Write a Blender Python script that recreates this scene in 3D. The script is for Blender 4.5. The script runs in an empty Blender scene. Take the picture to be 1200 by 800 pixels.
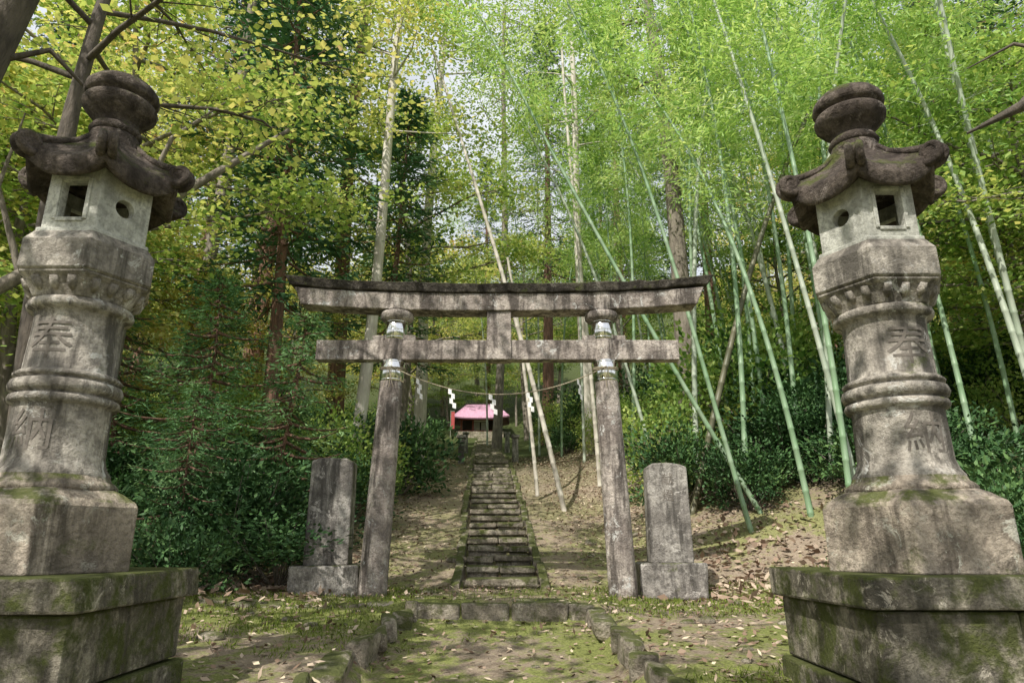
import bpy, bmesh, math
import numpy as np
from mathutils import Vector, Matrix
RNG=np.random.default_rng(7)
scene=bpy.context.scene
scene.view_settings.view_transform='Standard'
scene.view_settings.look='None'
scene.view_settings.exposure=0
COL=scene.collection

# ---------------------------------------------------------------- mesh builder
class MB:
    def __init__(s): s.V=[];s.F=[];s.M=[];s.T=[];s.S=[];s.n=0
    def add(s,V,F,mat=0,tint=0.5,smooth=False):
        V=np.asarray(V,float).reshape(-1,3)
        s.V.append(V)
        t=np.full(len(V),tint) if np.isscalar(tint) else np.asarray(tint)
        s.T.append(t)
        groups={}
        if isinstance(F,np.ndarray): groups[F.shape[1]]=F
        else:
            for f in F: groups.setdefault(len(f),[]).append(f)
        for k,g in groups.items():
            g=np.asarray(g,dtype=np.int64)+s.n
            s.F.append(g); s.M.append(np.full(len(g),mat)); s.S.append(np.full(len(g),smooth))
        s.n+=len(V)
    def mesh(s,name,mats):
        me=bpy.data.meshes.new(name)
        V=np.concatenate(s.V); 
        loops=np.concatenate([f.ravel() for f in s.F])
        tot=np.concatenate([np.full(len(f),f.shape[1]) for f in s.F])
        start=np.concatenate([[0],np.cumsum(tot)[:-1]])
        me.vertices.add(len(V)); me.vertices.foreach_set('co',V.ravel())
        me.loops.add(len(loops)); me.polygons.add(len(tot))
        me.polygons.foreach_set('loop_start',start.astype(np.int32))
        me.loops.foreach_set('vertex_index',loops.astype(np.int32))
        me.polygons.foreach_set('material_index',np.concatenate(s.M).astype(np.int32))
        me.update(calc_edges=True)
        me.polygons.foreach_set('use_smooth',np.concatenate(s.S).astype(bool))
        a=me.attributes.new('tint','FLOAT','POINT'); a.data.foreach_set('value',np.concatenate(s.T).astype(np.float32))
        for m in mats: me.materials.append(m)
        return me
    def obj(s,name,mats,parent=None,loc=(0,0,0),bevel=0):
        o=bpy.data.objects.new(name,s.mesh(name,mats)); COL.objects.link(o); o.location=loc
        if parent: o.parent=parent
        if bevel:
            b=o.modifiers.new('bevel','BEVEL'); b.width=bevel; b.segments=2; b.limit_method='ANGLE'; b.angle_limit=math.radians(35)
        return o
def empty(name,loc=(0,0,0),rz=0):
    e=bpy.data.objects.new(name,None); e.location=loc; e.rotation_euler[2]=rz; COL.objects.link(e); return e
def inst(me,name,loc,rz=0,sc=1,parent=None,tilt=(0,0)):
    o=bpy.data.objects.new(name,me if parent else me.copy()); COL.objects.link(o); o.location=loc; o.rotation_euler=(tilt[0],tilt[1],rz)
    o.scale=(sc,sc,sc) if np.isscalar(sc) else sc
    if parent: o.parent=parent
    return o
def nrm(v): return v/np.maximum(np.linalg.norm(v,axis=-1,keepdims=True),1e-9)
def tube(mb,P,R,n=8,mat=0,tint=0.5,smooth=True,cap=False,rough=0,rng=RNG):
    P=np.asarray(P,float); R=np.broadcast_to(np.asarray(R,float),(len(P),))
    T=nrm(np.gradient(P,axis=0)); d=np.abs(P[-1]-P[0]); ref=np.zeros(3); ref[np.argmin(d)]=1
    A=nrm(np.cross(T,ref)); B=np.cross(T,A)
    a=np.linspace(0,2*np.pi,n,endpoint=False)
    rr=R[:,None]*(1+(rng.normal(0,rough,(len(P),n)) if rough else 0))
    V=P[:,None]+rr[...,None]*(np.cos(a)[None,:,None]*A[:,None]+np.sin(a)[None,:,None]*B[:,None])
    i=np.arange(len(P)-1)[:,None]*n; j=np.arange(n)[None]; k=(j+1)%n
    F=np.stack([i+j,i+k,i+n+k,i+n+j],-1).reshape(-1,4)
    fl=F.tolist() if cap else F
    if cap: fl.append(list(range(n))[::-1]); fl.append([(len(P)-1)*n+q for q in range(n)])
    mb.add(V.reshape(-1,3),fl,mat,tint,smooth)
def box(mb,c,s,mat=0,rz=0,jit=0,tint=0.5,taper=1.0,rng=RNG):
    v=np.array([[x,y,z] for z in(-.5,.5) for x,y in((-.5,-.5),(.5,-.5),(.5,.5),(-.5,.5))])*np.array(s)
    v[4:,:2]*=taper
    if jit: v+=rng.uniform(-jit,jit,v.shape)
    if rz: ca,sa=math.cos(rz),math.sin(rz); v=np.stack([v[:,0]*ca-v[:,1]*sa,v[:,0]*sa+v[:,1]*ca,v[:,2]],1)
    mb.add(v+np.array(c),[[3,2,1,0],[4,5,6,7],[0,1,5,4],[1,2,6,5],[2,3,7,6],[3,0,4,7]],mat,tint)
def lathe(mb,prof,n=48,mat=0,smooth=True,cap=True):
    a=np.linspace(0,2*np.pi,n,endpoint=False)
    V=np.concatenate([np.stack([r*np.cos(a),r*np.sin(a),np.full(n,z)],1) for r,z in prof])
    i=np.arange(len(prof)-1)[:,None]*n; j=np.arange(n)[None]; k=(j+1)%n
    F=np.stack([i+j,i+k,i+n+k,i+n+j],-1).reshape(-1,4).tolist()
    if cap: F.append(list(range(n))[::-1]); F.append([(len(prof)-1)*n+q for q in range(n)])
    mb.add(V,F,mat,0.5,smooth)
def leaves(mb,C,D,L,W,mat,tint,rng,up=0.6):
    N=len(C); D=nrm(D); S=nrm(np.cross(D,np.array([0,0,1.])+rng.normal(0,up,(N,3))))
    L=np.broadcast_to(L,(N,))[:,None]; W=np.broadcast_to(W,(N,))[:,None]
    V=np.stack([C,C+.42*L*D+.5*W*S,C+L*D,C+.42*L*D-.5*W*S],1).reshape(-1,3)
    F=np.arange(4*N).reshape(N,4)
    mb.add(V,F,mat,np.repeat(np.clip(tint,0,1),4))

# ---------------------------------------------------------------- materials
def newmat(name):
    m=bpy.data.materials.new(name); m.use_nodes=True; nt=m.node_tree; nt.nodes.clear()
    out=nt.nodes.new('ShaderNodeOutputMaterial'); return m,nt,out
def N(nt,t,**k):
    n=nt.nodes.new(t)
    for a,b in k.items():
        if a in n.inputs: n.inputs[a].default_value=b
        else: setattr(n,a,b)
    return n
def ramp(nt,src,stops):
    r=nt.nodes.new('ShaderNodeValToRGB'); e=r.color_ramp.elements
    while len(e)<len(stops): e.new(.5)
    for q,(p,c) in zip(e,stops):
        q.position=p; q.color=(c,c,c,1) if np.isscalar(c) else (*c,1)
    nt.links.new(src,r.inputs[0]); return r.outputs[0]
def mixc(nt,f,a,b,mode='MIX'):
    m=nt.nodes.new('ShaderNodeMix'); m.data_type='RGBA'; m.blend_type=mode
    for s,v in ((0,f),(6,a),(7,b)):
        if isinstance(v,bpy.types.NodeSocket): nt.links.new(v,m.inputs[s])
        else: m.inputs[s].default_value=v if s==0 else (*v,1)
    return m.outputs[2]
def noise(nt,vec,scale,detail=6,rough=.6,dist=0):
    n=N(nt,'ShaderNodeTexNoise'); n.inputs['Scale'].default_value=scale; n.inputs['Detail'].default_value=detail
    n.inputs['Roughness'].default_value=rough; n.inputs['Distortion'].default_value=dist
    nt.links.new(vec,n.inputs['Vector']); return n.outputs[0]
def mathn(nt,op,a,b=0,c=None):
    m=nt.nodes.new('ShaderNodeMath'); m.operation=op
    for i,v in enumerate((a,b) if c is None else (a,b,c)):
        if isinstance(v,bpy.types.NodeSocket): nt.links.new(v,m.inputs[i])
        else: m.inputs[i].default_value=v
    return m.outputs[0]
def stone_mat(name,light,dark,moss=.5,stain=.5,lichen=.5,bump=.5,scale=1):
    m,nt,out=newmat(name); L=nt.links
    geo=N(nt,'ShaderNodeNewGeometry')
    v=geo.outputs['Position']
    big=noise(nt,v,2.2*scale,6,.65,.4)
    med=noise(nt,v,11*scale,5,.7,.2)
    fine=noise(nt,v,42*scale,5,.75)
    mp=N(nt,'ShaderNodeMapping'); mp.inputs['Scale'].default_value=(7,7,.9); L.new(v,mp.inputs[0])
    streak=noise(nt,mp.outputs[0],1.0*scale,5,.65,.3)
    c=mixc(nt,ramp(nt,big,[(.4,0),(.58,1)]),dark,light)
    c=mixc(nt,ramp(nt,med,[(.36,.8),(.53,0)]),c,tuple(x*.5 for x in dark))
    c=mixc(nt,ramp(nt,fine,[(.32,0.7),(.54,0)]),c,tuple(x*.45 for x in dark))
    c=mixc(nt,mathn(nt,'MULTIPLY',ramp(nt,streak,[(.47,0),(.61,1)]),stain),c,tuple(x*.3 for x in dark))
    ln=noise(nt,v,7,7,.8,.6); ln2=noise(nt,v,2.7,3,.5)
    lf=mathn(nt,'MULTIPLY',mathn(nt,'MULTIPLY',ramp(nt,ln,[(.56,0),(.61,1)]),ramp(nt,ln2,[(.42,0),(.56,1)])),lichen)
    c=mixc(nt,lf,c,tuple(min(.72,x*1.25+.08) for x in light))
    sep=N(nt,'ShaderNodeSeparateXYZ'); L.new(geo.outputs['Normal'],sep.inputs[0])
    mn=noise(nt,v,4.5,8,.7,.3)
    mf=mathn(nt,'ADD',mn,mathn(nt,'MULTIPLY',sep.outputs[2],.16))
    mf=mathn(nt,'ADD',mf,(moss-1)*.3)
    mcol=mixc(nt,fine,(.035,.05,.014),(.15,.17,.04))
    c=mixc(nt,ramp(nt,mf,[(.44,0),(.56,.9)]),c,mcol)
    p=N(nt,'ShaderNodeBsdfPrincipled'); p.inputs['Roughness'].default_value=.92; p.inputs['Specular IOR Level'].default_value=.2
    L.new(c,p.inputs['Base Color'])
    h=mathn(nt,'ADD',fine,mathn(nt,'MULTIPLY',med,2.0))
    b=N(nt,'ShaderNodeBump'); b.inputs['Strength'].default_value=bump; b.inputs['Distance'].default_value=.03
    L.new(h,b.inputs['Height']); L.new(b.outputs[0],p.inputs['Normal']); L.new(p.outputs[0],out.inputs[0]); return m
def leaf_mat(name,stops,trans=.4,var=.25,gloss=0):
    m,nt,out=newmat(name); L=nt.links
    at=N(nt,'ShaderNodeAttribute'); at.attribute_name='tint'; oi=N(nt,'ShaderNodeObjectInfo')
    f=mathn(nt,'ADD',at.outputs['Fac'],mathn(nt,'MULTIPLY',mathn(nt,'SUBTRACT',oi.outputs['Random'],.5),var))
    c=ramp(nt,f,stops)
    if gloss:
        p=N(nt,'ShaderNodeBsdfPrincipled'); p.inputs['Roughness'].default_value=.55; p.inputs['Specular IOR Level'].default_value=gloss
        L.new(c,p.inputs['Base Color'])
    else:
        p=N(nt,'ShaderNodeBsdfDiffuse'); L.new(c,p.inputs[0])
    if not trans: L.new(p.outputs[0],out.inputs[0]); return m
    t=N(nt,'ShaderNodeBsdfTranslucent'); c2=mixc(nt,1,c,(1.2,1.15,.75),'MULTIPLY'); L.new(c2,t.inputs[0])
    mx=N(nt,'ShaderNodeMixShader'); mx.inputs[0].default_value=trans
    L.new(p.outputs[0],mx.inputs[1]); L.new(t.outputs[0],mx.inputs[2]); L.new(mx.outputs[0],out.inputs[0]); return m
def simple_mat(name,a,b,scale=8,stretch=(1,1,1),rough=.8,bump=.3,metal=0,bd=.02):
    m,nt,out=newmat(name); L=nt.links
    tc=N(nt,'ShaderNodeTexCoord'); mp=N(nt,'ShaderNodeMapping'); mp.inputs['Scale'].default_value=stretch
    L.new(tc.outputs['Object'],mp.inputs[0]); n=noise(nt,mp.outputs[0],scale,6,.65,.2)
    p=N(nt,'ShaderNodeBsdfPrincipled'); p.inputs['Roughness'].default_value=rough; p.inputs['Metallic'].default_value=metal
    L.new(mixc(nt,ramp(nt,n,[(.35,0),(.65,1)]),a,b),p.inputs['Base Color'])
    bb=N(nt,'ShaderNodeBump'); bb.inputs['Strength'].default_value=bump; bb.inputs['Distance'].default_value=bd
    L.new(n,bb.inputs['Height']); L.new(bb.outputs[0],p.inputs['Normal']); L.new(p.outputs[0],out.inputs[0]); return m

M_roof=stone_mat('stone_dark_weathered',(.23,.19,.16),(.10,.08,.068),.5,.6,.5,.9)
M_shaft=stone_mat('stone_granite',(.6,.55,.48),(.32,.29,.25),.27,.95,.6,.6)
M_fire=stone_mat('stone_pale',(.72,.72,.65),(.52,.52,.46),.1,.45,.4,.4)
M_base=stone_mat('stone_base',(.62,.53,.43),(.32,.27,.215),.52,.9,.6,.7)
M_ped=stone_mat('stone_pedestal',(.48,.43,.34),(.2,.18,.14),.9,.75,.8,.9)
M_torii=stone_mat('stone_torii',(.62,.55,.49),(.34,.29,.26),.12,.95,.8,.7)
M_toriitop=stone_mat('stone_torii_cap',(.17,.15,.125),(.06,.052,.045),.75,.6,.5,.8)
M_mon=stone_mat('stone_monument',(.48,.45,.41),(.24,.22,.2),.35,.9,.7,.6)
M_step=stone_mat('stone_steps',(.52,.46,.37),(.29,.25,.195),.76,.3,.6,.9)
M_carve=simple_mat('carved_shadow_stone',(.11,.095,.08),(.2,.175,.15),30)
M_metal=simple_mat('steel_band',(.88,.88,.87),(.75,.75,.74),4,(1,1,1),.13,.02,1.0,bd=.005)
M_paper=simple_mat('white_paper',(.8,.8,.78),(.7,.7,.68),5)
M_rope=simple_mat('straw_rope',(.42,.37,.27),(.28,.23,.16),60)
M_bark=simple_mat('bark_cedar',(.3,.165,.115),(.11,.068,.05),5,(3,3,.35),.95,1,bd=.06)
M_barkg=simple_mat('bark_grey',(.32,.28,.23),(.13,.11,.09),6,(2,2,.5),.95,1,bd=.05)
M_barkk=simple_mat('bark_dark',(.15,.125,.1),(.06,.05,.042),6,(2,2,.5),.95,1,bd=.05)
M_barkp=simple_mat('bark_pale',(.68,.64,.56),(.42,.38,.32),5,(2,2,.4),.85,.6)
M_culm=simple_mat('bamboo_culm_green',(.18,.31,.16),(.3,.39,.27),3,(2,2,.4),.4,.05)
M_culm2=simple_mat('bamboo_culm_grey',(.48,.52,.43),(.28,.35,.25),3,(2,2,.4),.5,.05)
M_culmd=simple_mat('bamboo_culm_dark',(.09,.095,.055),(.16,.15,.09),3,(2,2,.4),.5,.05)
M_node=simple_mat('bamboo_node',(.4,.41,.33),(.24,.24,.18),8)
L_bam=leaf_mat('leaf_bamboo',[(0,(.11,.25,.06)),(.4,(.35,.55,.17)),(.75,(.58,.74,.32)),(1,(.76,.82,.46))],.45)
L_map=leaf_mat('leaf_maple_green',[(0,(.06,.14,.035)),(.45,(.3,.45,.13)),(.8,(.62,.68,.25)),(1,(.74,.7,.3))],.45)
L_yel=leaf_mat('leaf_maple_autumn',[(0,(.16,.27,.06)),(.4,(.5,.57,.19)),(.7,(.76,.7,.3)),(.87,(.76,.5,.26)),(1,(.68,.36,.25))],.45)
L_ced=leaf_mat('leaf_cedar',[(0,(.04,.09,.045)),(.5,(.11,.22,.11)),(1,(.28,.42,.2))],0)
L_yced=leaf_mat('leaf_young_conifer',[(0,(.05,.12,.055)),(.5,(.17,.33,.15)),(1,(.34,.5,.24))],.3)
L_shr=leaf_mat('leaf_shrub',[(0,(.02,.055,.02)),(.5,(.06,.135,.045)),(1,(.17,.28,.09))],0,gloss=.25)
L_lit=leaf_mat('leaf_litter_dry',[(0,(.14,.095,.066)),(.4,(.31,.22,.165)),(.75,(.5,.4,.31)),(1,(.68,.58,.42))],0,0)
L_grass=leaf_mat('grass_blade',[(0,(.07,.11,.02)),(1,(.28,.34,.08))],.3,0)

# ---------------------------------------------------------------- terrain
def snoise(x,y,seed=0):
    r=np.random.default_rng(seed); o=0*x; 
    for i in range(14):
        f=.25*1.45**i; a=r.uniform(0,6.28); p=r.uniform(0,6.28)
        o=o+np.sin((x*math.cos(a)+y*math.sin(a))*f*2+p+1.3*np.sin((x*math.sin(a)-y*math.cos(a))*f*.7+p))/(1.45**i)**.85
    return o*.35
PY=[-60,3,5.2,7.2,9.5,19.5,50,80,150,400]; PZ=[-.6,-.02,.08,.3,.44,3.1,8.3,21,52,115]
def cx(y): return -.14-.046*np.maximum(0,y-9.5)
def sm(v,a,b): t=np.clip((v-a)/(b-a),0,1); return t*t*(3-2*t)
def height(x,y):
    x=np.asarray(x,float); y=np.asarray(y,float)
    p=np.interp(y,PY,PZ); p=np.where((y>7.3)&(y<9.5),.44,p)
    a=np.abs(x-cx(y)); side=np.where(x>cx(y),1.0,.55)
    bank=np.minimum(.3*np.maximum(0,a-1.9),1.3)*side*sm(y,8.2,11)
    bank=bank+.10*np.maximum(0,a-9)*sm(y,8,25)
    smooth_p=np.interp(y,[-60,3,7.6,9.5,19.5,50,80,150,400],[-.6,.08,.42,.44,3.1,8.3,21,52,115])
    inner=1-sm(a,.9,1.25)
    h=smooth_p+(p-smooth_p)*inner*(y<7.6)
    h=h-.05*(1-sm(a,.95,1.0))*(1-sm(y,7.25,7.3))
    h=h-.14*(1-sm(a,.46,.56))*sm(y,9.45,9.6)
    nz=snoise(x,y,3)*.09*sm(a,.5,2.2)+snoise(x*4,y*4,5)*.018
    far=sm(np.hypot(x,y-10),30,80)*snoise(x*.08,y*.08,9)*3
    return h+bank+nz+far
def axis(parts): return np.unique(np.round(np.concatenate(parts),4))
xs=axis([np.linspace(-6,6,171),6+np.geomspace(.12,300,45),-6-np.geomspace(.12,300,45)])
ys=axis([2-np.geomspace(.12,120,30),np.linspace(2,14,171),np.linspace(14,32,90),np.linspace(32,80,60),80+np.geomspace(1,330,20)])
X,Y=np.meshgrid(xs,ys); Z=height(X,Y)
nx,ny=len(xs),len(ys); i=np.arange(ny-1)[:,None]*nx; j=np.arange(nx-1)[None]
F=np.stack([i+j,i+j+1,i+nx+j+1,i+nx+j],-1).reshape(-1,4)
m,nt,out=newmat('ground_soil_moss'); L=nt.links
geo=N(nt,'ShaderNodeNewGeometry'); v=geo.outputs['Position']
n1=noise(nt,v,.9,8,.65,.3); n2=noise(nt,v,9,8,.7); n3=noise(nt,v,45,6,.75)
c=mixc(nt,ramp(nt,n2,[(.3,0),(.7,1)]),(.15,.11,.078),(.42,.33,.25))
c=mixc(nt,ramp(nt,n3,[(.4,0),(.7,.7)]),c,(.56,.47,.37))
mossc=mixc(nt,ramp(nt,n3,[(.3,0),(.7,1)]),(.07,.095,.022),(.38,.42,.12))
sp=N(nt,'ShaderNodeSeparateXYZ'); L.new(v,sp.inputs[0])
near=ramp(nt,mathn(nt,'MULTIPLY',sp.outputs[1],.05),[(.4,1),(.8,.25)])
mf=mathn(nt,'MULTIPLY',ramp(nt,mathn(nt,'ADD',mathn(nt,'MULTIPLY',n1,.6),mathn(nt,'MULTIPLY',n2,.4)),[(.45,0),(.52,.9)]),near)
c=mixc(nt,mf,c,mossc)
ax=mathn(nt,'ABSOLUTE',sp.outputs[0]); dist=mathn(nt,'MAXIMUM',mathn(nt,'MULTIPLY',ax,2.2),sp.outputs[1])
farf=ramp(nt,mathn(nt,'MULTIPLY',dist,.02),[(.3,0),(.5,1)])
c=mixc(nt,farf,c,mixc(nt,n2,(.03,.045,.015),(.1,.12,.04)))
p=N(nt,'ShaderNodeBsdfPrincipled'); p.inputs['Roughness'].default_value=.95; p.inputs['Specular IOR Level'].default_value=.15
L.new(c,p.inputs['Base Color']); b=N(nt,'ShaderNodeBump'); b.inputs['Strength'].default_value=.9; b.inputs['Distance'].default_value=.05
L.new(mathn(nt,'ADD',n2,mathn(nt,'MULTIPLY',n3,.5)),b.inputs['Height']); L.new(b.outputs[0],p.inputs['Normal']); L.new(p.outputs[0],out.inputs[0])
mb=MB(); mb.add(np.stack([X,Y,Z],-1),F,0,.5,True); mb.obj('ground',[m])

# ---------------------------------------------------------------- steps & path edging
mb=MB(); y=9.5; z=.44; rng=np.random.default_rng(12)
while y<49:
    run,rise=(.5,.133) if y<19.5 else (.98,.167)
    nst=1 if rng.random()<.55 else 2; cuts=rng.uniform(-.25,.25,nst-1)
    e=np.concatenate([[-.49],cuts,[.49]])
    for a0,a1 in zip(e[:-1],e[1:]):
        dep=rng.uniform(.36,.42); jz=rng.uniform(-.012,.008); jy=rng.uniform(-.02,.015)
        box(mb,(cx(y)+(a0+a1)/2,y+dep/2+jy,z+rise-.045+jz),(a1-a0-.012,dep,.09),0,rng.uniform(-.018,.018),.012,rng=rng)
        box(mb,(cx(y)+(a0+a1)/2,y+dep/2+jy+.03,z+jz),(a1-a0-.05,dep-.04,rise-.03),0,rng.uniform(-.02,.02),.008,rng=rng)
    y+=run; z+=rise
mb.obj('stone_stairs',[M_step],bevel=.022)
mb=MB()
for sgn in(-1,1):
    y=9.4
    while y<49:
        l=rng.uniform(.7,1.1); ym=y+l/2; zz=float(np.interp(ym,PY,PZ)); sl=.267 if ym<19.5 else .17
        vv=np.array([[xx,yy,q] for q in(-.16,.05) for xx,yy in((-.06,-l/2),(.06,-l/2),(.06,l/2-.015),(-.06,l/2-.015))])
        vv[:,2]+=vv[:,1]*sl; vv+=rng.uniform(-.018,.018,vv.shape); vv+=np.array([cx(ym)+sgn*.57+rng.uniform(-.02,.02),ym,zz+.02+rng.uniform(-.03,.015)])
        mb.add(vv,[[3,2,1,0],[4,5,6,7],[0,1,5,4],[1,2,6,5],[2,3,7,6],[3,0,4,7]]); y+=l
mb.obj('stair_kerb',[M_step],bevel=.02)
mb=MB()
x=-1.0
while x<.8:
    l=rng.uniform(.35,.6); l=min(l,.84-x)
    if l>.08: box(mb,(x+l/2,7.44+rng.uniform(-.02,.02),.335+rng.uniform(-.012,.012)),(l-.015,.36,.21),0,rng.uniform(-.03,.03),.018,rng=rng)
    x+=max(l,.08)
for q in range(7):
    box(mb,(-1.35-.32*q*.9,7.5+rng.uniform(-.06,.06),float(height(-1.35-.3*q,7.5))-.05),(.28,.2,.14),0,rng.uniform(-.2,.2),.03,rng=rng)
mb.obj('entrance_step',[M_step],bevel=.028)
for sgn in(-1,1):
    mb=MB(); y=3.2
    while y<7.25:
        l=rng.uniform(.3,.75); xx=(-1.0-.11*(7.2-y) if sgn<0 else .8+.07*(7.2-y))
        hh=float(height(xx+sgn*.2,y+l/2))
        box(mb,(xx+rng.uniform(-.03,.03),y+l/2,hh-.07+rng.uniform(-.03,.015)),(rng.uniform(.13,.2),l-.02,.2),0,(.1 if sgn<0 else -.07)*1+rng.uniform(-.09,.09),.035,rng=rng); y+=l
    mb.obj('path_edging_stones',[M_step],bevel=.035)
mb=MB()
for q in range(90):
    x=rng.uniform(-4,3.5); y=rng.uniform(5,12)
    if abs(x+.14)<.6 and y>9: continue
    s=rng.uniform(.02,.06)*(1.8 if rng.random()<.12 else 1)
    bm=bmesh.new(); bmesh.ops.create_icosphere(bm,subdivisions=2,radius=s)
    vv=np.array([w.co[:] for w in bm.verts]); ff=[[w.index for w in f.verts] for f in bm.faces]; bm.free()
    vv*=1+snoise(vv[:,0]/s+q,vv[:,1]/s,q)[:,None]*.25; vv*=np.array([rng.uniform(.9,1.5),rng.uniform(.8,1.2),.6])
    mb.add(vv+np.array([x,y,float(height(x,y))+s*.1]),ff,0,.5,False)
mb.obj('loose_rocks',[M_step])

# ---------------------------------------------------------------- carved text
def text_mesh(s,size):
    cu=bpy.data.curves.new('t','FONT'); cu.body=s; cu.size=size; cu.align_x='CENTER'; cu.align_y='CENTER'; cu.resolution_u=3
    o=bpy.data.objects.new('t',cu); COL.objects.link(o)
    dg=bpy.context.evaluated_depsgraph_get(); me=bpy.data.meshes.new_from_object(o.evaluated_get(dg))
    bm=bmesh.new(); bm.from_mesh(me); bmesh.ops.triangulate(bm,faces=bm.faces[:])
    for _ in range(4):
        ed=[e for e in bm.edges if e.calc_length()>.025]
        if not ed: break
        bmesh.ops.subdivide_edges(bm,edges=ed,cuts=1); bmesh.ops.triangulate(bm,faces=bm.faces[:])
    V=np.array([v.co[:] for v in bm.verts]).reshape(-1,3); Fc=[[v.index for v in f.verts] for f in bm.faces]; bm.free()
    bpy.data.objects.remove(o); bpy.data.meshes.remove(me)
    return V,Fc
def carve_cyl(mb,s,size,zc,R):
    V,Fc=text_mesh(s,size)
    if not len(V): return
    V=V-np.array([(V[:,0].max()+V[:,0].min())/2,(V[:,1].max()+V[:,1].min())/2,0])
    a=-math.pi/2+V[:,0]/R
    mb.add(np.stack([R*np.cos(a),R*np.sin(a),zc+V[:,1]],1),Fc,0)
def carve_flat(mb,s,size,zc,yf,xc=0):
    V,Fc=text_mesh(s,size)
    if not len(V): return
    V=V-np.array([(V[:,0].max()+V[:,0].min())/2,(V[:,1].max()+V[:,1].min())/2,0])
    mb.add(np.stack([xc+V[:,0],np.full(len(V),yf),zc+V[:,1]],1),Fc,0)

# ---------------------------------------------------------------- stone lanterns (z=0 at slab top)
def panel(mb,w,h,inner,th,ang,dist,zc,mat=0):
    n=len(inner); inner=np.array(inner); a=np.arctan2(inner[:,1],inner[:,0])
    sc=1/np.maximum(np.abs(np.cos(a))/(w/2),np.abs(np.sin(a))/(h/2)); outer=np.stack([np.cos(a)*sc,np.sin(a)*sc],1)
    for cxx in(-1,1):
        for cyy in(-1,1):
            c=np.array([cxx*w/2,cyy*h/2]); outer[np.argmin(((outer-c)**2).sum(1))]=c
    def P(q,d):
        nv=np.array([math.cos(ang),math.sin(ang)]); tv=np.array([-math.sin(ang),math.cos(ang)])
        xy=nv*(dist+d)+q[:,:1]*tv; return np.column_stack([xy,zc+q[:,1]])
    V=np.concatenate([P(outer,0),P(inner,0),P(outer,-th),P(inner,-th)])
    Fc=[]
    for i in range(n):
        j=(i+1)%n
        Fc+= [[i,j,n+j,n+i],[2*n+j,2*n+i,3*n+i,3*n+j],[n+i,n+j,3*n+j,3*n+i],[j,i,2*n+i,2*n+j]]
    mb.add(V,Fc,mat)
def rect_loop(w,h,n=24):
    a=np.linspace(0,2*np.pi,n,endpoint=False)
    a=np.concatenate([a,[math.atan2(sy*h,sx*w) for sx in(-1,1) for sy in(-1,1)]]); a=np.sort(np.mod(a,2*np.pi))
    sc=1/np.maximum(np.abs(np.cos(a))/(w/2),np.abs(np.sin(a))/(h/2)); return np.stack([np.cos(a)*sc,np.sin(a)*sc],1)
def circ_loop(r,n=32): a=np.linspace(0,2*np.pi,n,endpoint=False)+.02; return np.stack([np.cos(a)*r,np.sin(a)*r],1)
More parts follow.
